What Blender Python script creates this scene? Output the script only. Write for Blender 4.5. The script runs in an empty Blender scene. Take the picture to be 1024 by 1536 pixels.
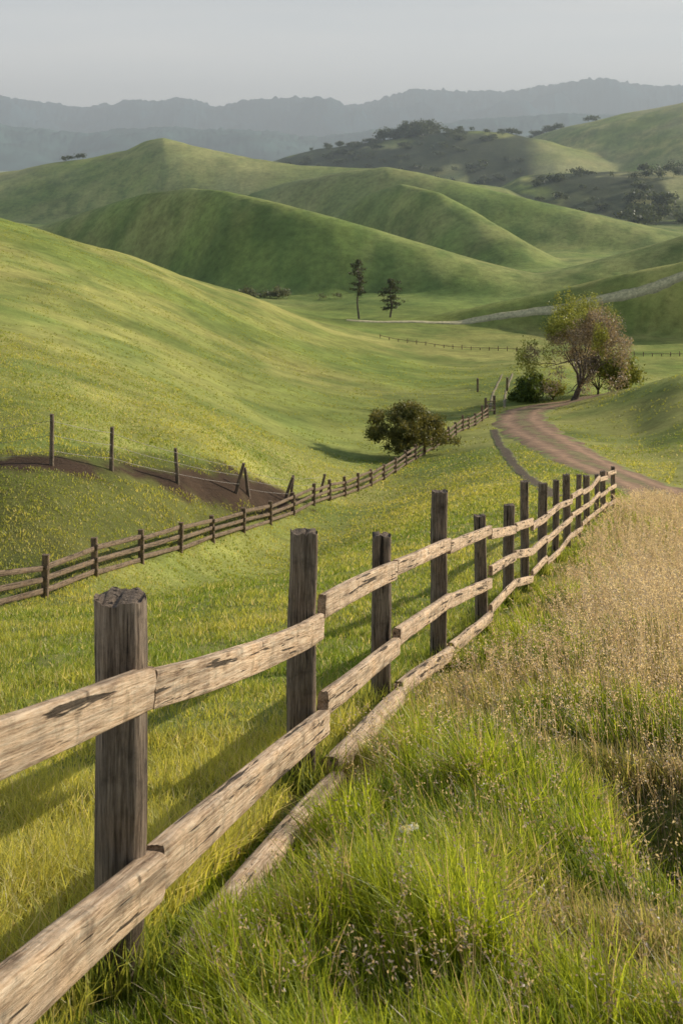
import bpy, math, numpy as np
from mathutils import Vector, Matrix
rng=np.random.default_rng(7)
F=2000.0; HY=230.0   # focal (px of the 1024 wide picture) and eye-level row
sc=bpy.context.scene
# ------------------------------------------------------------------ helpers
def hsh(a,b,s):
    v=np.sin(a*127.1+b*311.7+s*74.7)*43758.5453
    return v-np.floor(v)
def vn(x,y,s=0):
    xi=np.floor(x);yi=np.floor(y);fx=x-xi;fy=y-yi
    fx=fx*fx*(3-2*fx);fy=fy*fy*(3-2*fy)
    a=hsh(xi,yi,s);b=hsh(xi+1,yi,s);c=hsh(xi,yi+1,s);d=hsh(xi+1,yi+1,s)
    return (a*(1-fx)+b*fx)*(1-fy)+(c*(1-fx)+d*fx)*fy
def fbm(x,y,s=0,o=4):
    r=0;a=.5
    for i in range(o):
        r=r+a*(vn(x,y,s+i*3.1)-.5); x=x*2.03+11.3;y=y*2.03+5.7;a*=.5
    return r*2
def sstep(a,b,x):
    t=np.clip((x-a)/(b-a),0,1);return t*t*(3-2*t)
def mesh_from(name,V,Q,mats,col=None,smooth=False,matidx=None,parent=None):
    V=np.ascontiguousarray(V,dtype=np.float32);Q=np.ascontiguousarray(Q,dtype=np.int32)
    me=bpy.data.meshes.new(name)
    me.vertices.add(len(V));me.vertices.foreach_set('co',V.ravel())
    me.loops.add(Q.size);me.loops.foreach_set('vertex_index',Q.ravel())
    me.polygons.add(len(Q));me.polygons.foreach_set('loop_start',np.arange(0,Q.size,Q.shape[1],dtype=np.int32))
    if smooth: me.polygons.foreach_set('use_smooth',np.ones(len(Q),dtype=bool))
    if not isinstance(mats,(list,tuple)): mats=[mats]
    for m in mats: me.materials.append(m)
    me.update(calc_edges=True)
    if col is not None:
        c=np.ones((len(V),4),dtype=np.float32);c[:,:3]=col
        at=me.color_attributes.new('Col','FLOAT_COLOR','POINT');at.data.foreach_set('color',c.ravel())
    ob=bpy.data.objects.new(name,me);sc.collection.objects.link(ob)
    if parent: ob.parent=parent
    return ob
def empty(name,loc=(0,0,0)):
    e=bpy.data.objects.new(name,None);e.empty_display_size=.3;sc.collection.objects.link(e);return e
class NT:
    def __init__(s,m):
        m.use_nodes=True;s.t=m.node_tree;s.t.nodes.clear()
    def n(s,ty,**k):
        nd=s.t.nodes.new(ty)
        for a,b in k.items(): setattr(nd,a,b)
        return nd
    def l(s,a,b): s.t.links.new(a,b)
def mixc(N,fac,a,b,bt='MIX'):
    m=N.n('ShaderNodeMix',data_type='RGBA',blend_type=bt)
    for sock,v in ((m.inputs[0],fac),(m.inputs[6],a),(m.inputs[7],b)):
        if isinstance(v,(int,float)): sock.default_value=v
        elif isinstance(v,tuple): sock.default_value=(*v,1)
        else: N.l(v,sock)
    return m.outputs[2]
def ramp(N,src,stops):
    r=N.n('ShaderNodeValToRGB');e=r.color_ramp.elements
    while len(e)<len(stops): e.new(.5)
    for k,(p,c) in zip(e,stops):
        k.position=p;k.color=(c,c,c,1) if isinstance(c,(int,float)) else (*c,1)
    N.l(src,r.inputs[0]);return r.outputs[0]
# ------------------------------------------------------------------ terrain
CT=[(172,1480,4.5),(454,1185,7.9),(572,1065,10.6),(658,1000,14),(722,950,17.5),(762,912,21),(790,888,24),(815,860,28),(840,832,32),(870,802,37),(915,768,44),
(1024,1475,4.5),(600,1480,4.5),(-100,1485,4.5),(0,1850,3),(512,1850,3),(1024,1840,3),(0,1180,8),(250,1180,8),(900,1170,8),(700,1165,8),
(1024,1050,11),(0,1010,14),(300,1000,14),(300,935,20),(0,950,20),(520,920,20),(0,920,30),(300,880,30),(520,860,30),
(67,898,42),(-100,925,40),(143,865,47),(212,845,52),(270,830,57),(319,815,62),(365,803,67),(405,790,72),(440,775,77),(517,750,88),(585,722,100),(640,690,110),(700,652,124),(735,632,135),
(500,830,45),(600,785,60),(700,722,85),(750,680,105),(850,722,74),(1010,757,68),(960,728,80),(890,699,92),(830,669,107),(790,645,122),(775,628,135),(800,614,147),(850,606,153),
(1024,778,46),(1024,900,22),(950,985,13),(1024,835,32),
(0,850,46),(0,722,55),(0,690,58),(78,702,58),(167,708,61),(267,720,65),(363,728,72),(440,738,82),
(0,640,67),(0,560,86),(0,480,116),(0,400,165),(0,328,240),(200,660,74),(200,600,92),(200,520,130),(200,440,190),(200,385,255),
(400,690,92),(400,620,122),(400,540,180),(400,480,240),(400,452,285),(550,650,125),(550,580,180),(550,530,240),(580,508,290),(700,600,165),(700,552,240),(760,562,205),
(800,590,165),(860,598,154),(850,560,200),(850,535,270),(1010,532,275),(600,495,320),(450,475,340),(300,440,380),(0,348,300),(0,410,390),(200,430,370),(550,480,350),(550,453,400),(900,470,380),
(1024,560,138),(1024,640,112),(1024,690,98),(950,580,142),(950,648,120),(1024,592,178),(950,600,180),
(0,440,430),(300,440,430),(600,440,430),(900,440,430),(1312,440,430),(-288,440,430),
(-288,300,240),(-288,640,67),(-288,480,116),(-288,900,42),(-288,345,330),(1312,530,138),(1312,670,100),(1312,780,50),(1312,540,270),(1312,1180,8),(-288,1190,8),(1312,900,22)]
C=np.array(CT,float)
def plsy(D): return 740+3300/D
cx=np.stack([C[:,0]/300,np.log(C[:,2])*1.5],1);cr=C[:,1]-plsy(C[:,2])
def tk(r2): return r2*np.log(r2+1e-12)*.5
nC=len(C);A=np.zeros((nC+3,nC+3));d2=((cx[:,None]-cx[None])**2).sum(2);A[:nC,:nC]=tk(d2)+np.eye(nC)*.01
A[:nC,nC]=1;A[:nC,nC+1:]=cx;A[nC:,:nC]=A[:nC,nC:].T
Wt=np.linalg.solve(A,np.concatenate([cr,[0,0,0]]))
ta=np.linspace(-300,1324,220);tb=np.linspace(math.log(3),math.log(440),420)
TA,TB=np.meshgrid(ta,tb);TT=np.empty(TA.size)
for i in range(0,TA.size,30000):
    aa=TA.ravel()[i:i+30000]/300;bb=TB.ravel()[i:i+30000]*1.5
    TT[i:i+30000]=tk((aa[:,None]-cx[None,:,0])**2+(bb[:,None]-cx[None,:,1])**2)@Wt[:nC]+Wt[nC]+Wt[nC+1]*aa+Wt[nC+2]*bb
TT=TT.reshape(TA.shape)
def tps(sx,ln):
    fx=np.clip((sx-ta[0])/(ta[1]-ta[0]),0,len(ta)-1.001);fy=np.clip((ln-tb[0])/(tb[1]-tb[0]),0,len(tb)-1.001)
    i=fx.astype(int);j=fy.astype(int);fx=fx-i;fy=fy-j
    return (TT[j,i]*(1-fx)+TT[j,i+1]*fx)*(1-fy)+(TT[j+1,i]*(1-fx)+TT[j+1,i+1]*fx)*fy
RG=[ # ridge crest (azimuth row, elevation row, distance), front width, back width
 ([(470,506,350),(560,493,346),(650,478,345),(750,456,345),(850,431,345),(950,409,340),(1024,393,335),(1200,360,330)],36,60),
 ([(560,470,410),(680,446,430),(750,428,440),(850,402,450),(950,376,455),(1024,355,455),(1250,310,455)],60,100),
 ([(-150,372,650),(60,338,600),(150,308,575),(215,287,550),(285,280,525),(340,288,503),(420,305,485),(500,325,473),(600,355,463),(700,385,456),(790,410,450),(880,432,445)],72,130),
 ([(470,345,730),(550,292,705),(600,274,690),(660,288,660),(720,318,630),(780,355,600),(850,400,575)],72,90),
 ([(300,340,870),(380,292,855),(450,270,830),(520,256,808),(580,250,795),(640,262,780),(700,277,765),(800,300,745),(900,322,725),(1024,350,705),(1250,390,690)],115,150),
 ([(-300,300,1150),(0,264,1150),(60,251,1140),(130,241,1130),(190,229,1120),(217,215,1110),(245,209,1100),(275,216,1090),(320,228,1080),(380,240,1060),(450,250,1040),(560,256,1020),(760,285,1000)],230,260),
 ([(380,250,1800),(480,222,1800),(560,212,1790),(620,203,1780),(680,197,1770),(760,198,1750),(830,215,1700),(920,245,1650)],340,400),
 ([(690,262,2100),(765,230,2080),(800,206,2050),(860,187,2000),(940,172,1950),(1024,155,1900),(1250,125,1800)],560,500),
 ([(700,305,1250),(780,268,1250),(850,262,1250),(930,258,1240),(1024,252,1230),(1250,240,1200)],260,260)]
dense=np.linspace(-600,1624,2225)
def smooth1(a,k):
    g=np.exp(-np.linspace(-2,2,2*k+1)**2);g/=g.sum()
    return np.convolve(np.pad(a,k,mode='edge'),g,mode='valid')
RT=[]
for pts,wf,wb in RG:
    p=np.array(pts,float)
    D=np.interp(dense,p[:,0],p[:,2]);Z=-(np.interp(dense,p[:,0],p[:,1])-HY)/F*D
    ex=np.clip(np.maximum(p[0,0]-dense,dense-p[-1,0]),0,None)
    if p[0,0]<-100: ex=np.where(dense<p[0,0],0,ex)
    if p[-1,0]>1100: ex=np.where(dense>p[-1,0],0,ex)
    Z=Z-ex/F*D*.5
    RT.append((smooth1(D,24),smooth1(Z,9),wf,wb))
def plain(Y): return np.interp(Y,[0,430,900,2000,4000],[-45,-46,-52,-64,-72])
def H(X,Y):
    X=np.asarray(X,float).ravel();Y=np.asarray(Y,float).ravel()
    Yc=np.maximum(Y,3.0);u=np.clip(X/Yc,-.4,.4)
    sx=512+F*u;z=np.empty(len(X));pl=plain(Y)
    near=Y<480
    z[:]=pl;yn=Yc[near];ym=np.minimum(yn,440)
    sy=tps(sx[near],np.log(ym))+plsy(ym)
    w=sstep(390,470,Y[near]);zn=-(sy-HY)/F*yn+.27*(yn-Y[near])
    z[near]=zn*(1-w)+pl[near]*w
    base=pl-10
    for D,Z,wf,wb in RT:
        m=(Y>D.min()-wf*1.8)&(Y<D.max()+wb*1.6)
        if not m.any(): continue
        xs=np.interp(sx[m],dense,D);zr=np.interp(sx[m],dense,Z);y=Y[m]
        wv=1.05+.75*fbm(X[m]/(wf*.9)+3,y/(wf*2.5)+D[0],5,2)
        t=(xs-y)/np.where(y<xs,wf*wv,-wb);g=.5+.5*np.cos(np.pi*np.clip(t,0,1))
        b=base[m];zi=b+(zr-b)*g
        k=.007*xs*.5;a=z[m];z[m]=.5*(a+zi+np.sqrt((a-zi)**2+k*k))
    far=sstep(300,600,Y)
    z+=far*(fbm(X/60,Y/60,2,4)*2.6*np.clip(Y/900,.3,1.3)+fbm(X/200,Y/200,9,2)*2)
    z+=sstep(60,140,Y)*(1-far)*fbm(X/14,Y/14,4,3)*.6
    z+=(1-sstep(30,90,Y))*fbm(X/1.3,Y/1.3,6,3)*.07
    z-=.6*np.exp(-((X-1.72-.12*(Y-7))/.33)**2-((Y-6.9)/1.2)**2)
    return z
def W(sx,sy,D): return (sx-512)/F*D,D
def h1(X,Y): return float(H([X],[Y])[0])
FP=[(172,897,4.5),(454,797,7.9),(572,802,10.6),(657,737,14),(722,772,17.5),(761,758,21),(788,721,24),(811,725,27.3),(831,721,30.5),(850,711,33.5),(866,712,36.5),(880,713,39),(893,712,41.5),(905,706,44),(918,700,46.5)]
FX=[(a-512)/F*d for a,_,d in FP];FY=[d for *_,d in FP]
def fenceX(Y): 
    Y=np.asarray(Y,float)
    return np.where(Y<4.5,FX[0]+.156*(Y-4.5),np.where(Y>46.5,FX[-1]+.3*(Y-46.5),np.interp(Y,FY,FX)))
road=[(1150,800,58),(1040,765,66),(960,728,80),(893,699,92),(835,669,107),(795,645,122),(780,628,135),(797,615,147),(850,606,153),(930,603,157)]
def dens_poly(pts,step=.5):
    P=np.array([W(*p) for p in pts]);out=[]
    for i in range(len(P)-1):
        p0=P[max(i-1,0)];p1=P[i];p2=P[i+1];p3=P[min(i+2,len(P)-1)]
        k=max(2,int(np.linalg.norm(p2-p1)/step))
        for t in np.arange(k)/k:
            out.append(.5*((2*p1)+(-p0+p2)*t+(2*p0-5*p1+4*p2-p3)*t*t+(-p0+3*p1-3*p2+p3)*t**3))
    out.append(P[-1]);return np.array(out)
RP=dens_poly(road)
bank=dens_poly([(-200,690,57),(0,697,58),(78,706,59),(167,712,62),(267,722,66),(363,730,73),(430,742,81)])
def pdist(X,Y,P):
    P=P[::2];out=np.full(len(X),1e9)
    lo=P.min(0)-6;hi=P.max(0)+6;ii=np.where((X>lo[0])&(X<hi[0])&(Y>lo[1])&(Y<hi[1]))[0]
    for i in range(0,len(ii),60000):
        j=ii[i:i+60000];out[j]=np.sqrt(((X[j,None]-P[None,:,0])**2+(Y[j,None]-P[None,:,1])**2).min(1))
    return out
uu=np.concatenate([np.linspace(-.85,-.29,80)[:-1],np.linspace(-.29,.29,640),np.linspace(.29,.85,80)[1:]])
yy=np.exp(np.linspace(math.log(1.2),math.log(16000),1150));
UU,YY=np.meshgrid(uu,yy);XX=(UU*YY).ravel();YF=YY.ravel()
ZZ=H(XX,YF);nc=len(uu)
G1=np.array([.28,.33,.075]);G2=np.array([.44,.42,.125]);G3=np.array([.17,.235,.055]);TAN=np.array([.50,.46,.22]);SOIL=np.array([.075,.048,.03]);WOOD=np.array([.045,.06,.03])
def gcol(X,Y,Z):
    n1=fbm(X/35,Y/35,1,4)[:,None];n2=fbm(X/7,Y/9,2,4)[:,None]
    c=G1+(G2-G1)*np.clip(.5+n1*1.6,0,1);c=c+(G3-c)*np.clip(.2+n2*1.2,0,.7)
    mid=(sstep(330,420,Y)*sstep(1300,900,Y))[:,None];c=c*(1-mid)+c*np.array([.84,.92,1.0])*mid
    f=np.zeros(len(X));idx=np.where((Y>42)&(Y<100)&(X<2))[0]
    d=pdist(X[idx],Y[idx],bank);nn=fbm(X[idx]/1.5,Y[idx]/1.5,8,3)
    f[idx]=sstep(1.9,.6,d+nn*1.8)
    sx=512+F*X/Y
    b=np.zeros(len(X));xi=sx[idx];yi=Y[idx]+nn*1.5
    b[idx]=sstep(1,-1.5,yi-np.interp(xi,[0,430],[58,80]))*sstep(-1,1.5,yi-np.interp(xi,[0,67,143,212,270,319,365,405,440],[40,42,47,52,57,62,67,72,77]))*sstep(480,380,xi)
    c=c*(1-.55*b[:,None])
    c=c*(1-f[:,None])+SOIL*f[:,None]
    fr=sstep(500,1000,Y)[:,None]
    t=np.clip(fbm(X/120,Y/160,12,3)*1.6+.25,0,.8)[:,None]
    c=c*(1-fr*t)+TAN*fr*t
    w=sstep(1380,1440,Y)*sstep(1990,1930,Y)*sstep(-.02,.0,.135-X/Y)*sstep(-.075,-.04,X/Y)*sstep(-.35,-.05,fbm(X/60,Y/90,15,4)+.1)
    w=np.maximum(w,sstep(940,1000,Y)*sstep(1350,1270,Y)*sstep(.11,.14,X/Y)*sstep(-.2,.1,fbm(X/50,Y/70,16,4)+.1))
    w=np.clip(w,0,1)[:,None]
    c=c*(1-w*.9)+WOOD*w*.9
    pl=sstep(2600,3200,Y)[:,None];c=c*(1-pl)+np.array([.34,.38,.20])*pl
    return np.clip(c,.01,1)
def ground_mat():
    m=bpy.data.materials.new('grassland');N=NT(m)
    at=N.n('ShaderNodeAttribute',attribute_name='Col');g=N.n('ShaderNodeNewGeometry')
    def noise(s,d,r=.6):
        k=N.n('ShaderNodeTexNoise');N.l(g.outputs['Position'],k.inputs['Vector']);k.inputs['Scale'].default_value=s;k.inputs['Detail'].default_value=d;k.inputs['Roughness'].default_value=r;return k.outputs[0]
    a=noise(.35,12,.75);b=noise(6,6,.7);c=noise(.03,12,.75)
    col=mixc(N,.8,at.outputs[0],ramp(N,a,[(.3,.55),(.5,1.),(.7,1.4)]),'MULTIPLY')
    col=mixc(N,.7,col,ramp(N,b,[(.3,.65),(.7,1.3)]),'MULTIPLY')
    col=mixc(N,.6,col,ramp(N,c,[(.35,.55),(.65,1.35)]),'MULTIPLY')
    bs=N.n('ShaderNodeBsdfPrincipled');bs.inputs['Roughness'].default_value=.9;bs.inputs['Specular IOR Level'].default_value=.1
    N.l(col,bs.inputs['Base Color'])
    bp=N.n('ShaderNodeBump');bp.inputs['Strength'].default_value=.6;bp.inputs['Distance'].default_value=.5;N.l(a,bp.inputs['Height'])
    bp2=N.n('ShaderNodeBump');bp2.inputs['Strength'].default_value=.6;bp2.inputs['Distance'].default_value=.05;N.l(b,bp2.inputs['Height']);N.l(bp.outputs[0],bp2.inputs['Normal'])
    N.l(bp2.outputs[0],bs.inputs['Normal'])
    o=N.n('ShaderNodeOutputMaterial');N.l(bs.outputs[0],o.inputs[0]);return m
GM=ground_mat()
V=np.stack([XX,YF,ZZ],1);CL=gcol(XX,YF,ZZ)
split=int(np.searchsorted(yy,405))
def grid_obj(name,r0,r1):
    v=V[r0*nc:r1*nc];r=r1-r0
    i=np.arange((r-1)*nc).reshape(r-1,nc)[:,:-1].ravel()
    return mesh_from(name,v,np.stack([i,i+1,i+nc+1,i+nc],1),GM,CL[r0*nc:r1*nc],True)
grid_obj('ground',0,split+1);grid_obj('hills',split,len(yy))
def mountain(name,pts,D,depth,col,seed,jag):
    p=np.array(pts,float);us=np.linspace(-500,1500,1400);rows=70
    z=-(np.interp(us,p[:,0],p[:,1])-HY)/F*D;z=smooth1(z,8)
    t=np.linspace(-1,1,rows);U,T=np.meshgrid(us,t);Z=np.tile(z,(rows,1))
    Y=D+T*depth;X=(U-512)/F*Y
    g=.5+.5*np.cos(np.pi*T);g=g**.8
    spur=fbm(X/600,Y/700,seed,4)
    Zf=-75+(Z+75)*np.clip(g+spur*1.5*g*(1-g)*2,0,1.02)+fbm(X/160,Y/160,seed+4,3)*14*g+jag*np.abs(fbm(X/45,Y/120,seed+8,3))*g
    v=np.stack([X.ravel(),Y.ravel(),Zf.ravel()],1);c=len(us)
    i=np.arange((rows-1)*c).reshape(rows-1,c)[:,:-1].ravel()
    m=bpy.data.materials.new(name);N=NT(m);gg=N.n('ShaderNodeNewGeometry');k=N.n('ShaderNodeTexNoise');k.inputs['Scale'].default_value=.008;k.inputs['Detail'].default_value=10
    N.l(gg.outputs[0],k.inputs['Vector']);bs=N.n('ShaderNodeBsdfDiffuse');N.l(ramp(N,k.outputs[0],[(.35,col),(.65,tuple(x*2.2 for x in col))]),bs.inputs[0]);o=N.n('ShaderNodeOutputMaterial');N.l(bs.outputs[0],o.inputs[0])
    mesh_from(name,v,np.stack([i,i+1,i+c+1,i+c],1),m,None,True)
mountain('mountain_range',[(-500,150),(0,148),(60,155),(130,165),(200,152),(235,156),(275,148),(320,164),(400,156),(470,152),(520,163),(560,154),(625,135),(700,141),(760,140),(850,126),(910,122),(960,131),(1024,131),(1500,122)],9500,1800,(.015,.04,.05),3,45)
mountain('mountain_range',[(-500,190),(0,188),(120,202),(250,192),(380,198),(480,206),(600,192),(720,180),(850,172),(1024,176),(1500,170)],6500,1100,(.035,.07,.06),6,22)
hz=mesh_from('haze',[(x,y,z) for z in (-120,750) for y in (260,16500) for x in (-9000,9000)],[(0,2,3,1),(4,5,7,6),(0,1,5,4),(1,3,7,5),(3,2,6,7),(2,0,4,6)],bpy.data.materials.new('haze'))
N=NT(hz.data.materials[0]);HC=(.80,.92,1.,1);HD=.000155
vs=N.n('ShaderNodeVolumeScatter');vs.inputs['Color'].default_value=HC;vs.inputs['Density'].default_value=HD;vs.inputs['Anisotropy'].default_value=.1
va=N.n('ShaderNodeVolumeAbsorption');va.inputs['Color'].default_value=(.87,.94,1.,1);va.inputs['Density'].default_value=HD
ad=N.n('ShaderNodeAddShader');N.l(vs.outputs[0],ad.inputs[0]);N.l(va.outputs[0],ad.inputs[1])
o=N.n('ShaderNodeOutputMaterial');N.l(ad.outputs[0],o.inputs['Volume'])
# ------------------------------------------------------------------ wood
def wood_mat(name,c0,c1,c2,crack=.5,ns=1.,knot=.75):
    m=bpy.data.materials.new(name);N=NT(m);tc=N.n('ShaderNodeTexCoord');oi=N.n('ShaderNodeObjectInfo')
    mp=N.n('ShaderNodeMapping');mp.inputs['Scale'].default_value=(1,1,.045);N.l(tc.outputs['Object'],mp.inputs['Vector'])
    ad=N.n('ShaderNodeVectorMath',operation='ADD');sc_=N.n('ShaderNodeVectorMath',operation='SCALE');sc_.inputs[0].default_value=(7,3,5)
    N.l(oi.outputs['Random'],sc_.inputs['Scale']);N.l(mp.outputs[0],ad.inputs[0]);N.l(sc_.outputs[0],ad.inputs[1])
    def no(s,d,r,src):
        k=N.n('ShaderNodeTexNoise');k.inputs['Scale'].default_value=s;k.inputs['Detail'].default_value=d;k.inputs['Roughness'].default_value=r;N.l(src,k.inputs['Vector']);return k.outputs[0]
    grain=no(110*ns,6,.75,ad.outputs[0]);big=no(20*ns,5,.65,ad.outputs[0]);bl=no(6,8,.7,tc.outputs['Object']);bl2=no(2.2,5,.6,tc.outputs['Object'])
    col=ramp(N,grain,[(.33,c0),(.47,c1),(.63,c2)])
    col=mixc(N,.75,col,ramp(N,big,[(.34,.35),(.5,1.),(.7,1.2)]),'MULTIPLY')
    col=mixc(N,.85,col,ramp(N,bl,[(.32,.42),(.47,1.),(.7,1.2)]),'MULTIPLY')
    col=mixc(N,.8,col,ramp(N,bl2,[(.35,(.62,.58,.56)),(.5,(1.,.97,.93)),(.65,(1.1,.98,.84))]),'MULTIPLY')
    ck=no(30*ns,4,.6,ad.outputs[0]);ckr=ramp(N,ck,[(.37,.0),(.40,1.)])
    col=mixc(N,crack,col,ckr,'MULTIPLY')
    vo=N.n('ShaderNodeTexVoronoi');vo.inputs['Scale'].default_value=4.5;N.l(tc.outputs['Object'],vo.inputs['Vector'])
    col=mixc(N,knot,col,ramp(N,vo.outputs['Distance'],[(.04,.15),(.10,1.)]),'MULTIPLY')
    bs=N.n('ShaderNodeBsdfPrincipled');bs.inputs['Roughness'].default_value=.8;bs.inputs['Specular IOR Level'].default_value=.25;N.l(col,bs.inputs['Base Color'])
    hgt=N.n('ShaderNodeMath',operation='ADD');N.l(grain,hgt.inputs[0]);N.l(ckr,hgt.inputs[1])
    bp=N.n('ShaderNodeBump');bp.inputs['Strength'].default_value=1.;bp.inputs['Distance'].default_value=.016;N.l(hgt.outputs[0],bp.inputs['Height']);N.l(bp.outputs[0],bs.inputs['Normal'])
    o=N.n('ShaderNodeOutputMaterial');N.l(bs.outputs[0],o.inputs[0]);return m
RAIL=wood_mat('rail_wood',(.27,.17,.10),(.68,.49,.32),(.88,.72,.53),.85)
POST=wood_mat('post_wood',(.07,.05,.036),(.22,.168,.122),(.40,.32,.245),.85)
FARW=wood_mat('far_fence_wood',(.10,.07,.05),(.23,.165,.115),(.34,.26,.19))
def beam(name,A,B,ha,hb,wa,parent,mat,up=(0,0,1),rnd=6.,m=24,k=24,rough=.05,bend=0.,seed=0):
    A=Vector(A);B=Vector(B);L=(B-A).length;z=(B-A).normalized();y=z.cross(Vector(up)).normalized();x=y.cross(z).normalized()
    th=np.arange(m)/m*2*np.pi;c=np.cos(th);s=np.sin(th);r=(np.abs(c)**rnd+np.abs(s)**rnd)**(-1/rnd)
    t=np.linspace(0,1,k);T,TH=np.meshgrid(t,np.arange(m),indexing='ij')
    hh=(ha+(hb-ha)*T)/2;n1=fbm(T*L*1.0+seed*7,np.cos(TH/m*2*np.pi)*1.4+seed,seed,4)+fbm(T*L*1.6+seed*3,np.sin(TH/m*2*np.pi)*2.5+3,seed+5,4)
    R=1+n1*rough*2.2
    crv=bend*4*T*(1-T)+.010*fbm(T*L*.9+seed,T*0+seed,seed,2)*(wa/.08)
    xx=r[TH]*c[TH]*hh*R+crv;yy_=r[TH]*s[TH]*wa/2*(1+n1*rough*1.2)+.006*fbm(T*L+seed*2,T*0,seed+2,2)
    zz=T*L+(np.where((T==0)|(T==1),.025*fbm(TH*.7,T,seed+9,2),0))
    v=np.stack([xx,yy_,zz],-1).reshape(-1,3)
    i=np.arange(k-1)[:,None]*m;j=np.arange(m)[None];j2=(j+1)%m
    q=np.stack([i+j,i+j2,i+m+j2,i+m+j],-1).reshape(-1,4).tolist()
    for e,i in ((0,0),(1,k-1)):
        b=len(v);ring=v[i*m:(i+1)*m];v=np.concatenate([v,ring])
        for j in range(m//2-1):
            f=(b+j,b+j+1,b+m-2-j,b+m-1-j);q.append(f if e else f[::-1])
    ob=mesh_from(name,v,q,mat,None,True,parent=parent)
    M=Matrix((x,y,z)).transposed().to_4x4();M.translation=A;ob.matrix_world=M
    return ob
fence=empty('wooden_fence')
PP=[]
for i,(sx,ty,D) in enumerate(FP):
    X=(sx-512)/F*D;g=h1(X,D);top=-(ty-HY)/F*D;PP.append((X,D,g,top))
P0=(-1.28,1.2,h1(-1.28,1.2),-.75)
for i,(X,D,g,top) in enumerate([P0]+PP):
    i-=1;r=[.178,.165,.155,.17,.16][i] if 0<=i<5 else .16+.02*math.sin(i*3.)
    tl=[0,.01,0,.0,.01,-.03,.04,-.03,.03,.05,-.04,.03,-.03,.04,-.05,.02][i+1]
    beam('post_%d'%(i+2),(X,D,g-.5),(X+tl,D+tl,top),r,r*.96,r*(1. if i==0 else .85),fence,POST,up=(1,.15,0),rnd=2.3 if i==0 else 4.5,m=36,k=60 if i<3 else 30,rough=.045,seed=i+3)
def rail(i,j,za,zb,h1_,h2_,w,k,seed,bend=0,off=None):
    a=([P0]+PP)[i+1];b=([P0]+PP)[j+1];o=.085+w/2-.012 if off is None else off
    d=Vector((b[0]-a[0],b[1]-a[1],0)).normalized();nrm=Vector((d.y,-d.x,0))
    A=Vector((a[0],a[1],za))+nrm*o+d*.075;B=Vector((b[0],b[1],zb))+nrm*o+d*.055
    beam('rail_%d_%d'%(k,i+2),A,B,h1_,h2_,w,fence,RAIL,rnd=10. if k==0 else (5. if k==1 else 3),m=40,k=70 if i<3 else 24,rough=.02 if k==0 else .03,seed=seed,bend=bend)
zf=lambda y,D:-(y-HY)/F*D
rail(-1,0,-.90,zf(1040,4.5),.150,.14,.05,0,11)
rail(0,1,zf(1046,4.5),zf(943,7.9),.13,.15,.05,0,12,-.03)
rail(1,2,zf(914,7.9),zf(858,10.6),.14,.145,.05,0,13,.01)
rail(2,3,zf(855,10.6),zf(818,14),.12,.13,.05,0,14)
rail(3,4,zf(824,14),zf(796,17.5),.13,.12,.05,0,15)
rail(-1,0,-1.50,zf(1325,4.5),.18,.16,.09,1,21)
rail(0,1,zf(1320,4.5),zf(1088,7.9),.16,.145,.08,1,22,.01)
rail(1,2,zf(1062,7.9),zf(972,10.6),.145,.14,.07,1,23)
rail(2,3,zf(960,10.6),zf(902,14),.14,.14,.07,1,24)
rail(3,4,zf(905,14),zf(876,17.5),.14,.14,.06,1,25)
rail(0,1,PP[0][2]-.0,PP[1][2]+.04,.13,.12,.12,2,31,.03,.2)
rail(1,2,PP[1][2]+.10,PP[2][2]+.12,.14,.13,.11,2,32,0,.15)
rail(2,3,PP[2][2]+.15,PP[3][2]+.16,.14,.14,.09,2,33)
rail(3,4,PP[3][2]+.18,PP[4][2]+.20,.14,.14,.08,2,34)
for i in range(4,len(PP)-1):
    for k,(hh) in enumerate((1.22,.74,.28)):
        rail(i,i+1,PP[i][2]+hh+.06*math.sin(i*5+k),PP[i+1][2]+hh+.06*math.sin(i*3+k),.13,.13,.06,k,40+i*3+k)
f2=empty('wooden_fence');Q=[]
fl=[(-90,37),(-10,39.5),(67,42),(143,47),(212,52),(270,57),(319,62),(365,67),(405,72),(440,77),(470,81.5),(494,85.5),(517,89.5),(536,93),(556,96.5),(575,100),(592,103.5),(608,107),(622,110),(636,113),(649,116),(661,119),(672,122),(683,125),(693,128),(702,131),(712,134),(722,137),(731,140)]
for i,(sx,D) in enumerate(fl):
    X=(sx-512)/F*D;g=h1(X,D);Q.append((X,D,g));hh=1.28+.08*math.sin(i*7.)+(.3 if i>18 and i%3==0 else 0)
    beam('post_%d'%i,(X,D,g-.3),(X+.05*math.sin(i*4),D,g+hh),.24,.22,.2,f2,FARW,up=(1,0,0),rnd=5,m=12,k=8,seed=i+60)
for i in range(len(Q)-1):
    a,b=Q[i],Q[i+1]
    for k,hz_ in enumerate((1.02,.62,.22)):
        beam('rail_%d_%d'%(k,i),(a[0]+.08,a[1]-.13,a[2]+hz_+.06*math.sin(i*3+k)),(b[0]-.02,b[1]-.13,b[2]+hz_+.06*math.sin(i*5+k)),.18,.17,.07,f2,FARW,m=12,k=8,seed=i*3+k+90)
f3=empty('wire_fence');WP=[(-60,57,2.1,0),(78,58.5,2.25,0.),(167,61.5,2.0,.05),(267,65,1.75,-.12),(352,71,1.55,.5),(374,72.5,1.6,-.25),(425,79,1.4,.55),(436,80,1.5,.15),(478,86,1.4,.4)]
wq=[]
for i,(sx,D,h,tl) in enumerate(WP):
    X=(sx-512)/F*D;g=h1(X,D);beam('post_%d'%i,(X,D,g-.3),(X+tl,D,g+h),.2,.17,.17,f3,POST,up=(1,0,0),rnd=3,m=12,k=10,seed=i+200);wq.append((X+tl*.5,D-.1,g,h))
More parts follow.
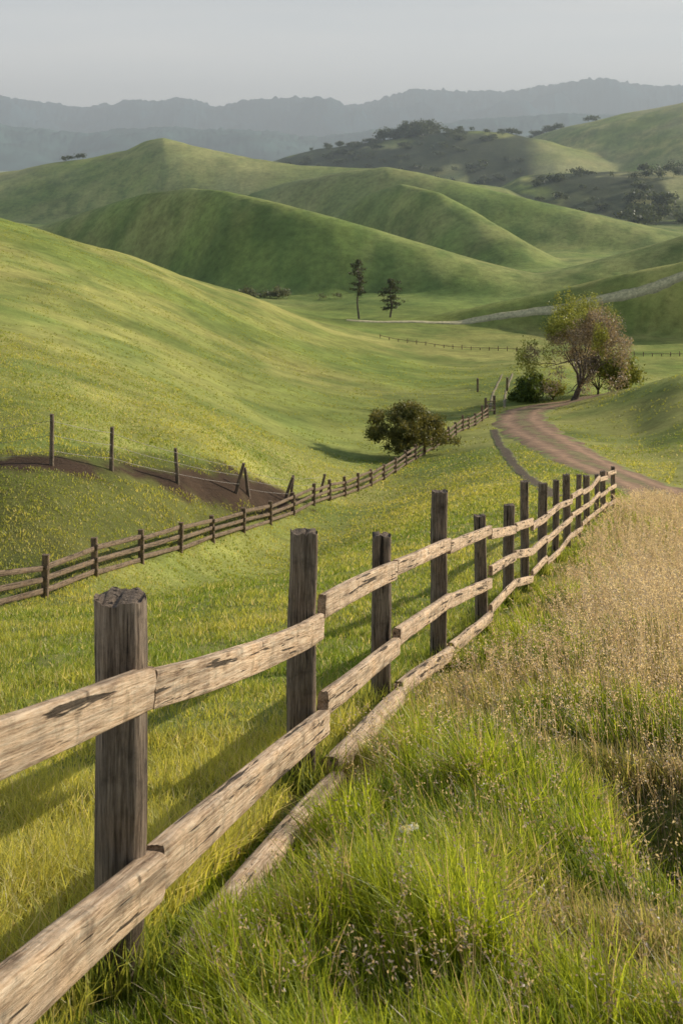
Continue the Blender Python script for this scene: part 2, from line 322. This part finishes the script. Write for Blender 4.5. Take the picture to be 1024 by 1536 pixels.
wm=bpy.data.materials.new('wire');N=NT(wm);b=N.n('ShaderNodeBsdfPrincipled');b.inputs['Base Color'].default_value=(.35,.32,.29,1);b.inputs['Metallic'].default_value=.6;b.inputs['Roughness'].default_value=.6;o=N.n('ShaderNodeOutputMaterial');N.l(b.outputs[0],o.inputs[0])
for i in (0,1,2,3,5,7):
    j={3:4,5:6,7:8}.get(i,i+1);a,b_=wq[i],wq[j]
    for k in (.3,.6,.88): beam('wire_%d_%d'%(i,int(k*10)),(a[0],a[1],a[2]+a[3]*k),(b_[0],b_[1],b_[2]+b_[3]*k),.018,.018,.018,f3,wm,rnd=2,m=6,k=8,rough=0,bend=-.05,seed=i)
f4=empty('distant_fence');qq=[]
for i,(sx) in enumerate(np.linspace(570,1100,40)):
    D=np.interp(sx,[570,700,1100],[292,282,268]);X=(sx-512)/F*D;g=h1(X,D);qq.append((X,D,g));beam('post_%d'%i,(X,D,g-.3),(X,D,g+.8+.25*math.sin(i*5)),.17,.17,.17,f4,FARW,up=(1,0,0),m=8,k=3,seed=i)
for i in range(len(qq)-1):
    a,b_=qq[i],qq[i+1];beam('rail_%d'%i,(a[0],a[1]-.15,a[2]+.55),(b_[0],b_[1]-.15,b_[2]+.55),.10,.10,.08,f4,FARW,m=8,k=4,seed=i)
f5=empty('gate');
for i,(sx,D,h) in enumerate(((728,142,1.9),(741,143,2.0),(716,175,1.8),(760,172,1.8))):
    X=(sx-512)/F*D;g=h1(X,D);beam('post_%d'%i,(X,D,g-.3),(X,D,g+h),.28,.28,.26,f5,POST,up=(1,0,0),m=10,k=4,seed=i+7)
Xa=(728-512)/F*142;Xb=(741-512)/F*143
for k in (.5,1.,1.5): beam('bar_%d'%int(k*10),(Xa,141.8,h1(Xa,142)+k),(Xb,142.8,h1(Xb,143)+k),.12,.12,.06,f5,POST,m=8,k=4,seed=2)
# ------------------------------------------------------------------ dirt road
DM=bpy.data.materials.new('dirt');N=NT(DM);g=N.n('ShaderNodeNewGeometry');k=N.n('ShaderNodeTexNoise');k.inputs['Scale'].default_value=1.3;k.inputs['Detail'].default_value=12;k.inputs['Roughness'].default_value=.7;N.l(g.outputs[0],k.inputs['Vector'])
at=N.n('ShaderNodeAttribute',attribute_name='Col')
bs=N.n('ShaderNodeBsdfPrincipled');bs.inputs['Roughness'].default_value=.95
N.l(mixc(N,1.,at.outputs[0],ramp(N,k.outputs[0],[(.35,.65),(.65,1.3)]),'MULTIPLY'),bs.inputs['Base Color'])
bp=N.n('ShaderNodeBump');bp.inputs['Distance'].default_value=.15;N.l(k.outputs[0],bp.inputs['Height']);N.l(bp.outputs[0],bs.inputs['Normal']);o=N.n('ShaderNodeOutputMaterial');N.l(bs.outputs[0],o.inputs[0])
def strip(name,P,w,lift,cfun,cols=13,seed=0,jit=.3):
    T=np.gradient(P,axis=0);T/=np.linalg.norm(T,axis=1)[:,None];Nn=np.stack([T[:,1],-T[:,0]],1)
    s=np.cumsum(np.linalg.norm(np.gradient(P,axis=0),axis=1))
    a=np.linspace(-1,1,cols);wl=w/2*(1+jit*fbm(s/2.5,s*0,seed,3));wr=w/2*(1+jit*fbm(s/2.5,s*0+9,seed+2,3))
    off=np.where(a[None]<0,a[None]*wl[:,None],a[None]*wr[:,None])
    X=P[:,0:1]+Nn[:,0:1]*off;Y=P[:,1:2]+Nn[:,1:2]*off
    Z=H(X.ravel(),Y.ravel()).reshape(X.shape)+lift*(1-np.abs(a[None])**6*1.6)
    v=np.stack([X.ravel(),Y.ravel(),Z.ravel()],1);r=len(P);i=np.arange((r-1)*cols).reshape(r-1,cols)[:,:-1].ravel()
    return mesh_from(name,v,np.stack([i,i+1,i+cols+1,i+cols],1),DM,cfun(np.tile(a,(r,1)).ravel(),X.ravel(),Y.ravel()),True)
def rc(a,X,Y):
    rut=np.exp(-((np.abs(a)-.45)/.17)**2)[:,None];nz=fbm(X/1.5,Y/1.5,7,3)
    c=np.array([.27,.165,.09])*(1-rut)+np.array([.44,.265,.155])*rut
    mid=(sstep(.22,.06,np.abs(a)+.35*nz)*.7)[:,None];c=c*(1-mid)+np.array([.24,.22,.08])*mid
    e=(sstep(.70,.97,np.abs(a)+.5*fbm(X,Y,3,3)))[:,None];return c*(1-e)+np.array([.28,.31,.08])*e
strip('dirt_road',RP,5.8,.09,rc,25)
T1=dens_poly([(835,740,56),(812,715,68),(785,690,82),(765,668,97),(748,648,112),(741,634,126)])
T2=dens_poly([(745,605,152),(748,590,168),(753,575,185),(760,563,204)])
T=np.gradient(T2,axis=0);T/=np.linalg.norm(T,axis=1)[:,None];NN=np.stack([T[:,1],-T[:,0]],1)
strip('ditch',T1,.95,.04,lambda a,X,Y:np.array([.13,.09,.05])*(1-sstep(.4,1,np.abs(a)+.4*fbm(X,Y,3,3)))[:,None]+np.array([.24,.26,.07])*sstep(.4,1,np.abs(a)+.4*fbm(X,Y,3,3))[:,None],9,1,.6)
cc=lambda a,X,Y:np.tile(np.array([.33,.27,.15]),(len(a),1))
strip('dirt_track',T2+NN*.8,.42,.05,cc,5,1);strip('dirt_track',T2-NN*.8,.42,.05,cc,5,4)
SP=np.array([[(s-512)/F*d,d] for s,d in zip(np.linspace(520,1120,160),np.interp(np.linspace(520,1120,160),[520,650,1024,1120],[342,339,328,326]))])
strip('hill_track',SP,3.2,.25,lambda a,X,Y:np.array([.66,.58,.32])*(1-.45*sstep(.3,1,np.abs(a)))[:,None],7,8)
# ------------------------------------------------------------------ vegetation
def leaf_mat(name,tr=.35,rough=.5):
    m=bpy.data.materials.new(name);N=NT(m);at=N.n('ShaderNodeAttribute',attribute_name='Col')
    bs=N.n('ShaderNodeBsdfPrincipled');bs.inputs['Roughness'].default_value=rough;bs.inputs['Specular IOR Level'].default_value=.3;N.l(at.outputs[0],bs.inputs['Base Color'])
    t=N.n('ShaderNodeBsdfTranslucent');N.l(mixc(N,1.,at.outputs[0],(1.4,1.25,.6),'MULTIPLY'),t.inputs[0])
    mx=N.n('ShaderNodeMixShader');mx.inputs[0].default_value=tr;N.l(bs.outputs[0],mx.inputs[1]);N.l(t.outputs[0],mx.inputs[2])
    o=N.n('ShaderNodeOutputMaterial');N.l(mx.outputs[0],o.inputs[0]);return m
GRM=leaf_mat('grass_blade',.52,.42);LFM=leaf_mat('foliage',.3);
def blades(X,Y,Z,h,w,lean,ld,col,seg=3):
    n=len(X);t=np.linspace(0,1,seg+1);yaw=rng.uniform(0,np.pi,n)
    cx_=X[:,None]+np.cos(ld)[:,None]*lean[:,None]*h[:,None]*t**2
    cy_=Y[:,None]+np.sin(ld)[:,None]*lean[:,None]*h[:,None]*t**2
    cz_=Z[:,None]-.02+h[:,None]*(t-.35*lean[:,None]*t**2)
    ww=w[:,None]*.5*(1-t**1.5*.93)
    sx_=np.cos(yaw)[:,None]*ww;sy_=np.sin(yaw)[:,None]*ww
    Vv=np.stack([np.stack([cx_-sx_,cy_-sy_,cz_],-1),np.stack([cx_+sx_,cy_+sy_,cz_],-1)],2).reshape(-1,3)
    k=(seg+1)*2;b=(np.arange(n)*k)[:,None]+(np.arange(seg)*2)[None];b=b.ravel()
    return Vv,np.stack([b,b+1,b+3,b+2],1),np.repeat(col,k,axis=0)
def cat(parts):
    o=0;vs=[];qs=[];cs=[]
    for v,q,c in parts: vs.append(v);qs.append(q+o);cs.append(c);o+=len(v)
    return np.concatenate(vs),np.concatenate(qs),np.concatenate(cs)
def leafq(c,s,col,asp=1.6):
    n=len(c);a=rng.normal(size=(n,3));a/=np.linalg.norm(a,axis=1)[:,None];b=np.cross(a,rng.normal(size=(n,3)));b/=np.linalg.norm(b,axis=1)[:,None]
    a=a*(s*asp*.5)[:,None];b=b*(s*.5)[:,None]
    v=np.stack([c-a,c-b,c+a,c+b],1).reshape(-1,3);i=np.arange(n)*4
    return v,np.stack([i,i+1,i+2,i+3],1),np.repeat(col,4,axis=0)
def sampXY(n,y0,y1,Y0,p,u0=-.34,u1=.34):
    g=np.linspace(y0,y1,4000);w=g*np.minimum(1,(Y0/g)**p);c=np.cumsum(w);c/=c[-1];Y=np.interp(rng.random(n),c,g)
    return Y*rng.uniform(u0,u1,n),Y
parts=[]
X,Y=sampXY(340000,3.3,110,6,1.75);d=X-fenceX(Y);k=(d<.0)
k&=~((Y>56)&(pdist(X,Y,T1)<.5)) & ~((Y>55)&(pdist(X,Y,RP)<2.6)) & ~((Y>42)&(pdist(X,Y,bank)<1.))
X=X[k];Y=Y[k];Z=H(X,Y);n=len(X)
pn=fbm(X/.8,Y/.8,21,3);pn2=fbm(X/5,Y/7,22,3)
hh=(.075+.06*rng.random(n)+.12*pn)*(1+.25*pn2)+np.where(d[k]>-.4,.12*rng.random(n),0);hh=np.clip(hh,.03,.4)
m=np.clip(.5+pn2*1.3+pn*.5+rng.normal(0,.24,n),0,1)[:,None];col=np.array([.21,.30,.05])*(1-m)+np.array([.53,.52,.14])*m
dry=(rng.random(n)<.12)[:,None];col=np.where(dry,np.array([.68,.60,.36]),col)*rng.uniform(.7,1.25,(n,1))
parts.append(blades(X,Y,Z,hh,.0042+.0008*Y,rng.uniform(.1,.9,n),rng.uniform(0,6.28,n),col,2))
X,Y=sampXY(450000,3.0,75,6,1.7,-.34,.38);d=X-fenceX(Y);k=(d>-.12)
k&=~((Y>50)&(pdist(X,Y,RP)<2.6))
gul=np.exp(-((X-1.72-.12*(Y-7))/.33)**2-((Y-6.9)/1.2)**2);k&=rng.random(len(X))>gul*.75
X=X[k];Y=Y[k];d=d[k];gul=gul[k];Z=H(X,Y);n=len(X)
cl=fbm(X/.4,Y/.4,31,3);cl2=fbm(X/1.1,Y/1.6,33,3);u=X/Y
lush=sstep(-.18,.24,cl2*1.4+.42*sstep(8.,4.6,Y)+.0-.4*sstep(.17,.24,u)*sstep(8,13,Y))
hh=(.09+.13*rng.random(n)+.34*np.clip(cl+.08,0,1))*(0.75+.7*lush);hh*=np.clip(.28+(d-.1)*1.3,.25,1.)*(1-.6*gul);hh=np.clip(hh,.05,.6)
hh*=1-.35*sstep(5,3.4,Y)
m=np.clip(rng.normal(.44,.30,n)+cl*.7,0,1)[:,None]
gr=np.array([.13,.21,.03])*(1-m)+np.array([.50,.58,.075])*m
du=np.array([.20,.24,.07])*(1-m)+np.array([.46,.44,.20])*m
L=lush[:,None];col=gr*L+du*(1-L)
dry=(rng.random(n)<(.09+.22*(1-lush)))[:,None];col=np.where(dry,np.array([.54,.44,.32]),col)*rng.uniform(.6,1.3,(n,1))
parts.append(blades(X,Y,Z,hh,.0060+.0008*Y,rng.uniform(.1,.8,n)**1.2,rng.normal(3.4,1.4,n),col,3))
tx=[];ty_=[]
for (px,py,_,_2) in PP[:9]:
    a=rng.uniform(0,6.28,420);r=.09+np.abs(rng.normal(0,.09,420));tx.append(px+np.cos(a)*r);ty_.append(py+np.sin(a)*r)
X=np.concatenate(tx);Y=np.concatenate(ty_);n=len(X);Z=H(X,Y);m=rng.random((n,1))
parts.append(blades(X,Y,Z,rng.uniform(.1,.34,n),np.full(n,.006)+.0006*Y,rng.uniform(.1,.7,n),rng.uniform(0,6.28,n),np.array([.18,.26,.04])*(1-m)+np.array([.48,.50,.14])*m,3))
v,q,c=cat(parts);mesh_from('grass',v,q,GRM,c)
X,Y=sampXY(70000,44,240,60,1.2,-.4,.34);Z=H(X,Y)
k=(~((Y<170)&(pdist(X,Y,RP)<2.8)))&(~((Y<130)&(pdist(X,Y,T1)<.6)))&(~((Y<90)&(pdist(X,Y,bank)<1.2)))&(fbm(X/3,Y/3,41,3)>-.02);X=X[k];Y=Y[k];Z=Z[k];n=len(X)
m=rng.random((n,1));col=(np.array([.23,.29,.06])*(1-m)+np.array([.44,.44,.13])*m)
v,q,c=blades(X,Y,Z,rng.uniform(.05,.18,n),.04+.001*Y,rng.uniform(.2,1,n),rng.uniform(0,6.28,n),col,2);mesh_from('tussock_grass',v,q,GRM,c)
def stalks(X,Y,h,c0,c1,nseed,ssize):
    n=len(X);Z=H(X,Y);lean=rng.uniform(.05,.5,n);ld=rng.normal(3.3,1.2,n);m=rng.random((n,1));col=np.array(c0)*(1-m)+np.array(c1)*m
    col=col*(1-.3*sstep(9,5,Y))[:,None]
    p=[blades(X,Y,Z,h,.0022+.00035*Y,lean,ld,col*.8,3)]
    t=rng.uniform(.62,1.02,(n,nseed));sp=.035+.12*(1.05-t)
    px=X[:,None]+np.cos(ld)[:,None]*lean[:,None]*h[:,None]*t**2+rng.normal(0,1,(n,nseed))*sp*.5*h[:,None]
    py=Y[:,None]+np.sin(ld)[:,None]*lean[:,None]*h[:,None]*t**2+rng.normal(0,1,(n,nseed))*sp*.5*h[:,None]
    pz=Z[:,None]+h[:,None]*(t-.35*lean[:,None]*t**2)
    c=np.stack([px.ravel(),py.ravel(),pz.ravel()],1);p.append(leafq(c,np.repeat(ssize*(1+Y*.07),nseed),np.repeat(col,nseed,axis=0)*rng.uniform(.8,1.3,(n*nseed,1)),2.2))
    return cat(p)
X,Y=sampXY(36000,3.6,60,8,1.5,-.3,.4);d=X-fenceX(Y);cl=fbm(X/1.4,Y/2.,51,3)
pr=sstep(.2,1.,d)*(.22+.5*sstep(.0,.3,cl)+1.2*sstep(.15,.22,X/Y)*sstep(7.5,12,Y))*(1-.4*sstep(8.5,5.5,Y));k=(d>.2)&(rng.random(len(X))<pr)&~((Y>50)&(pdist(X,Y,RP)<2.8));X=X[k];Y=Y[k]
h=rng.uniform(.3,.56,len(X))+.34*sstep(.16,.23,X/Y)*sstep(8,13,Y)
v,q,c=stalks(X,Y,h,(.46,.34,.29),(.80,.68,.63),16,.0052);mesh_from('dry_grass',v,q,GRM,c)
fx=np.array([(598-512)/F*5.2,(605-512)/F*5.22,(590-512)/F*5.18]);fy=np.array([5.2,5.23,5.17]);fz=H(fx,fy);nf=len(fx)
pa=[blades(fx,fy,fz,np.full(nf,.40),np.full(nf,.004),np.full(nf,.1),np.zeros(nf),np.tile([.2,.3,.05],(nf,1)),3)]
for i in range(nf):
    hc=np.array([fx[i]+.04,fy[i],fz[i]+.37]);r=.015
    pts=hc+np.concatenate([[[math.cos(a)*r,math.sin(a)*r,.002*math.sin(a*3)] for a in np.arange(9)*.7],rng.normal(0,.005,(8,3))]);pa.append(leafq(pts,np.full(17,.013),np.concatenate([np.tile([.8,.8,.76],(9,1)),np.tile([.75,.7,.45],(8,1))])))
v,q,c=cat(pa);mesh_from('white_flower',v,q,LFM,c)
# ------------------------------------------------------------------ trees
BARK=bpy.data.materials.new('bark');N=NT(BARK);g=N.n('ShaderNodeNewGeometry');kk=N.n('ShaderNodeTexNoise');kk.inputs['Scale'].default_value=4;kk.inputs['Detail'].default_value=8;N.l(g.outputs[0],kk.inputs['Vector']);bs=N.n('ShaderNodeBsdfPrincipled');bs.inputs['Roughness'].default_value=.95
N.l(ramp(N,kk.outputs[0],[(.35,(.08,.06,.045)),(.65,(.20,.16,.125))]),bs.inputs['Base Color']);o=N.n('ShaderNodeOutputMaterial');N.l(bs.outputs[0],o.inputs[0])
def tubes(S,m=6):
    S=np.array(S,float);a=S[:,0:3];b=S[:,3:6];ra=S[:,6];rb=S[:,7];d=b-a;d/=np.linalg.norm(d,axis=1)[:,None]+1e-9
    ref=np.where(np.abs(d[:,2:3])>.9,[[1.,0,0]],[[0,0,1.]]);x=np.cross(d,ref);x/=np.linalg.norm(x,axis=1)[:,None];y=np.cross(d,x)
    th=np.arange(m)/m*2*np.pi
    off=x[:,None]*np.cos(th)[None,:,None]+y[:,None]*np.sin(th)[None,:,None]
    v=np.stack([a[:,None]+off*ra[:,None,None],b[:,None]+off*rb[:,None,None]],1).reshape(-1,3)
    n=len(S);base=(np.arange(n)*2*m)[:,None];j=np.arange(m)[None];j2=(j+1)%m
    q=np.stack([base+j,base+j2,base+m+j2,base+m+j],-1).reshape(-1,4)
    return v,q
def grow(S,tips,p,d,L,r,dep,R,spread,upb,kids):
    for s in range(3):
        d=d+R.normal(0,.13,3);d[2]+=upb*.12;d/=np.linalg.norm(d);q=p+d*L/3;r2=r*.85
        S.append((*p,*q,r,r2));p=q;r=r2
        if dep<=1: tips.append((*p,dep))
        if s==1 and dep>0 and R.random()<.6:
            dd=d+R.normal(0,spread,3);dd/=np.linalg.norm(dd);grow(S,tips,p,dd,L*.65,r*.5,dep-1,R,spread,upb,kids)
    if dep==0: tips.append((*p,0));return
    for i in range(R.integers(kids[0],kids[1]+1)):
        dd=d+R.normal(0,spread,3);dd/=np.linalg.norm(dd);grow(S,tips,p,dd,L*R.uniform(.68,.85),r*.68,dep-1,R,spread,upb,kids)
def tree(name,X,Y,trunkL,r0,dep,spread,L0,nlimb,upb,kids,leaves,lsize,lspread,colf,seed,tilt=.8,height=None,width=None,zmin=.16,dome=None):
    R=np.random.default_rng(seed);S=[];tips=[];z=h1(X,Y)-.15
    p=np.array([0,0,0.]);d=np.array([0,0,1.])
    for s in range(3):
        d2=d+R.normal(0,.08,3);q=p+d2*trunkL/3;S.append((*p,*q,r0*(1.35 if s==0 else 1.1-.1*s),r0*(1.1-.1*s)));p=q
    for i in range(nlimb):
        a=i/nlimb*6.283+R.uniform(-.4,.4);tt=tilt*R.uniform(.4,1.15);dd=np.array([math.cos(a)*math.sin(tt),math.sin(a)*math.sin(tt),math.cos(tt)])
        grow(S,tips,p-d*.1*i*trunkL/nlimb,dd,L0*R.uniform(.8,1.15),r0*.6,dep,R,spread,upb,kids)
    S=np.array(S);tips=np.array(tips)
    mid=(np.percentile(tips[:,0],98)+np.percentile(tips[:,0],2))/2
    sz=height/np.percentile(tips[:,2],99.5);sw=width/(np.percentile(tips[:,0],98)-np.percentile(tips[:,0],2))
    for c_ in (0,3): S[:,c_]-=mid*np.clip(S[:,c_+2]/(trunkL*2),0,1)
    tips[:,0]-=mid*np.clip(tips[:,2]/(trunkL*2),0,1)
    S[:,[0,1,3,4]]*=sw;S[:,[2,5]]*=sz;tips[:,:2]*=sw;tips[:,2]*=sz
    kp=(S[:,5]>height*zmin*.8)|(np.arange(len(S))<3);S=S[kp];tips=tips[tips[:,2]>height*zmin]
    if dome:
        n=dome;a=R.uniform(0,6.283,n);cz=R.random(n);r=R.random(n)**.4*width*.5*np.sqrt(np.clip(1-(cz*1.0)**2.2,0.02,1))*(1+.25*np.sin(a*3+seed)+.15*np.sin(a*7))
        ex=np.stack([np.cos(a)*r,np.sin(a)*r,height*(zmin+.05)+cz*height*(.93-zmin)*(1+.08*np.sin(a*5)),a*0],1);tips=np.concatenate([tips[::2],ex])
    v,q=tubes(S);e=empty(name);e.location=(X,Y,z)
    mesh_from('trunk_and_limbs',v,q,BARK,None,True,parent=e)
    idx=R.integers(0,len(tips),leaves);c=tips[idx,:3]+R.normal(0,lspread,(leaves,3))
    col=colf(c,idx,R);k=col[:,0]>=0;lv=leafq(c[k],R.uniform(.6,1.3,k.sum())*lsize,col[k]);mesh_from('crown_foliage',lv[0],lv[1],LFM,lv[2],parent=e)
    return e
def cf_dark(c,i,R):
    n=len(c);cl=vn(c[:,0]*1.3+5,c[:,2]*1.5+c[:,1],3)[:,None];m=np.clip(cl+R.normal(0,.2,(n,1)),0,1);return np.array([.09,.105,.03])*(1-m)+np.array([.29,.26,.085])*m
def cf_oak(c,i,R):
    n=len(c);gm=sstep(.42,.62,vn(c[:,0]*.45+2,c[:,2]*.5+c[:,1]*.3,5)+.055*(c[:,2]-7.6)-.05*(c[:,0]-1.))[:,None]
    col=np.array([.40,.32,.26])*(1-gm)+np.array([.36,.38,.10])*gm;col=col*R.uniform(.6,1.3,(n,1))
    drop=(R.random(n)<.3)&(gm[:,0]<.5);col[drop]=-1;return col
def cf_yel(c,i,R): return np.array([.34,.36,.10])*R.uniform(.5,1.25,(len(c),1))
def cf_grn(c,i,R): return np.array([.13,.18,.045])*R.uniform(.5,1.4,(len(c),1))
tree('oak_tree',(614-512)/F*113,113,1.2,.22,4,.5,1.2,7,.1,(2,3),26000,.115,.17,cf_dark,4,1.15,4.3,6.2,.30,230)
tree('broadleaf_tree',(860-512)/F*154,154,1.6,.36,5,.42,2.9,7,.45,(2,3),36000,.14,.3,cf_oak,11,.85,11.8,10.4,.14)
tree('bush',(792-512)/F*158,158,.3,.15,3,.6,.9,6,.1,(2,3),7000,.2,.24,cf_grn,5,1.3,3.2,3.2,.05,60)
tree('bush',(928-512)/F*163,163,.5,.15,3,.5,1.2,6,.2,(2,3),8000,.19,.35,cf_yel,6,1.0,5.2,4.6,.05,50)
tree('bush',(828-512)/F*158,158,.3,.1,2,.5,.8,5,.2,(2,3),1500,.17,.3,cf_yel,7,1.0,2.2,2.6,.05)
tree('bush',(896-512)/F*165,165,.4,.15,3,.5,1.2,6,.2,(2,3),6000,.18,.4,cf_oak,8,1.0,6.2,4.6,.05,40)
def pine(name,X,Y,h,w,c0,seed,nb):
    R=np.random.default_rng(seed);S=[];cs=[];z=h1(X,Y)-.2;k=10
    P=[np.array([.25*math.sin(i*.9+seed),.1*math.sin(i),h*i/k]) for i in range(k+1)]
    for i in range(k): S.append((*P[i],*P[i+1],.32*(1-i/k*.8),.32*(1-(i+1)/k*.8)))
    for b in range(nb):
        t=c0+(1-c0)*(b+R.random())/nb;hh=h*t;prof=math.sin(min(1,(1-t)/(1-c0)*1.25+.12)*math.pi*.62);L=w*prof*R.uniform(.45,1.15);a=R.uniform(0,6.28)
        p=np.array([.25*math.sin(t*9+seed),0,hh]);d=np.array([math.cos(a),math.sin(a),R.uniform(-.15,.35)]);q=p+d*L;S.append((*p,*q,.09,.02))
        for s in range(5):
            m=p+d*L*R.uniform(.3,1.05);n=10;cs.append(m+R.normal(0,1,(n,3))*[.42,.42,.2])
    for s in range(5):
        t=R.uniform(.3,c0) if c0>.3 else .2;a=R.uniform(0,6.28);p=np.array([0,0,h*t]);q=p+np.array([math.cos(a),math.sin(a),.1])*R.uniform(.5,1.6);S.append((*p,*q,.06,.02))
    v,q=tubes(S);e=empty(name);e.location=(X,Y,z);mesh_from('trunk_and_limbs',v,q,BARK,None,True,parent=e)
    c=np.concatenate(cs);lv=leafq(c,R.uniform(.12,.34,len(c)),np.array([.08,.09,.05])*R.uniform(.6,1.9,(len(c),1)),2.4);mesh_from('crown_foliage',lv[0],lv[1],LFM,lv[2],parent=e)
pine('pine_tree',(537-512)/F*350,350,15.6,2.5,.42,2,32)
pine('pine_tree',(586-512)/F*352,352,10.2,2.8,.22,5,34)
def crowd(name,items,col):
    P=[]
    for sx,D,r,h in items:
        X=(sx-512)/F*D;z=h1(X,D);n=max(70,int(260*min(1,r/5)))
        k=rng.integers(3,6);cen=rng.normal(0,.38,(k,3))*[r,r,h*.3]+[0,0,h*.55]
        c=cen[rng.integers(0,k,n)]+rng.normal(0,.3,(n,3))*[r,r,h*.5];c[:,2]=np.clip(c[:,2],0,h*1.1);c+= [X,D,z]
        P.append(leafq(c,rng.uniform(.18,.42,n)*r*.6,np.array(col)*rng.uniform(.6,1.6,(n,1)),1.3))
    v,q,c=cat(P);mesh_from(name,v,q,LFM,c)
def near_crest(i,sx,off=0): return float(np.interp(sx,dense,RT[i][0]))+off
it=[]
for s in np.concatenate([rng.uniform(570,655,46),rng.normal(626,11,26)]): it.append((s,near_crest(6,s,rng.uniform(-60,10)),rng.uniform(6,11),rng.uniform(10,19)))
for s in rng.uniform(430,780,120): it.append((s,near_crest(6,s,rng.uniform(-260,-10)),rng.uniform(4,9),rng.uniform(4,8)))
for s in np.concatenate([rng.uniform(795,850,12),rng.uniform(880,896,2)]): it.append((s,near_crest(7,s,rng.uniform(-20,10)),rng.uniform(6,10),rng.uniform(6,10)))
for s in rng.uniform(935,1030,34): it.append((s,near_crest(8,s,rng.uniform(-280,-30)),rng.uniform(5,10),rng.uniform(7,13)))
for s in rng.uniform(790,930,20): it.append((s,near_crest(8,s,rng.uniform(-200,0)),rng.uniform(3,7),rng.uniform(3,8)))
for s in (99,104,118,122,124): it.append((s,near_crest(5,s,0),4.,4.5))
crowd('distant_trees',it,(.075,.095,.045))
it=[]
for s in rng.uniform(350,430,18): it.append((s,rng.uniform(418,432),rng.uniform(1.5,2.8),rng.uniform(1.8,4.)))
for s in rng.uniform(480,520,5): it.append((s,rng.uniform(415,425),rng.uniform(1.2,2),rng.uniform(1.2,2.2)))
crowd('scrub',it,(.15,.16,.09))
# ------------------------------------------------------------------ light, sky, camera
el=math.radians(21);az=(.88,.47);k=math.hypot(*az);sv=Vector((az[0]/k*math.cos(el),az[1]/k*math.cos(el),math.sin(el)))
sl=bpy.data.lights.new('sun','SUN');sl.energy=5.;sl.angle=math.radians(.5);sl.color=(1,.92,.77);so=bpy.data.objects.new('sun',sl);so.rotation_euler=sv.to_track_quat('Z','Y').to_euler();sc.collection.objects.link(so)
w=bpy.data.worlds.new('World');sc.world=w;N=NT(w)
sk=N.n('ShaderNodeTexSky',sky_type='NISHITA',sun_disc=False,sun_elevation=el,sun_rotation=math.atan2(sv.x,sv.y),dust_density=1.5,air_density=1.,ozone_density=1.5)
tc=N.n('ShaderNodeTexCoord');mp=N.n('ShaderNodeMapping');mp.inputs['Scale'].default_value=(1,1,9);mp.inputs['Rotation'].default_value=(0,.06,0);N.l(tc.outputs['Generated'],mp.inputs[0])
no=N.n('ShaderNodeTexNoise');no.inputs['Scale'].default_value=2.;no.inputs['Detail'].default_value=6;N.l(mp.outputs[0],no.inputs['Vector'])
sep=N.n('ShaderNodeSeparateXYZ');N.l(tc.outputs['Generated'],sep.inputs[0])
fac=ramp(N,no.outputs[0],[(.3,.9),(.7,.98)])
hf=ramp(N,sep.outputs[2],[(.12,1.),(.34,.14)])
mm=N.n('ShaderNodeMath',operation='MULTIPLY');N.l(fac,mm.inputs[0]);N.l(hf,mm.inputs[1])
nn_=ramp(N,no.outputs[0],[(.38,0.),(.62,1.)])
lo=mixc(N,ramp(N,sep.outputs[2],[(.03,0.),(.115,1.)]),(11.2,11.6,11.7),(6.2,6.7,7.2))
hi=mixc(N,ramp(N,sep.outputs[2],[(.03,0.),(.115,1.)]),(11.6,11.8,11.6),(7.8,7.9,7.9))
cc_=mixc(N,nn_,lo,hi)
col=mixc(N,mm.outputs[0],sk.outputs[0],cc_)
bg=N.n('ShaderNodeBackground');bg.inputs[1].default_value=.1;N.l(col,bg.inputs[0]);o=N.n('ShaderNodeOutputWorld');N.l(bg.outputs[0],o.inputs[0])
cam=bpy.data.cameras.new('camera');co=bpy.data.objects.new('camera',cam);sc.collection.objects.link(co);sc.camera=co
cam.sensor_fit='VERTICAL';cam.sensor_height=36;cam.sensor_width=24;cam.lens=36*F/1536;cam.shift_y=-(768-HY)/1536;co.rotation_euler=(math.pi/2,0,0)
cam.clip_end=40000;cam.clip_start=.05
cam.dof.use_dof=True;cam.dof.focus_distance=8.5;cam.dof.aperture_fstop=9.
sc.view_settings.view_transform='Standard'
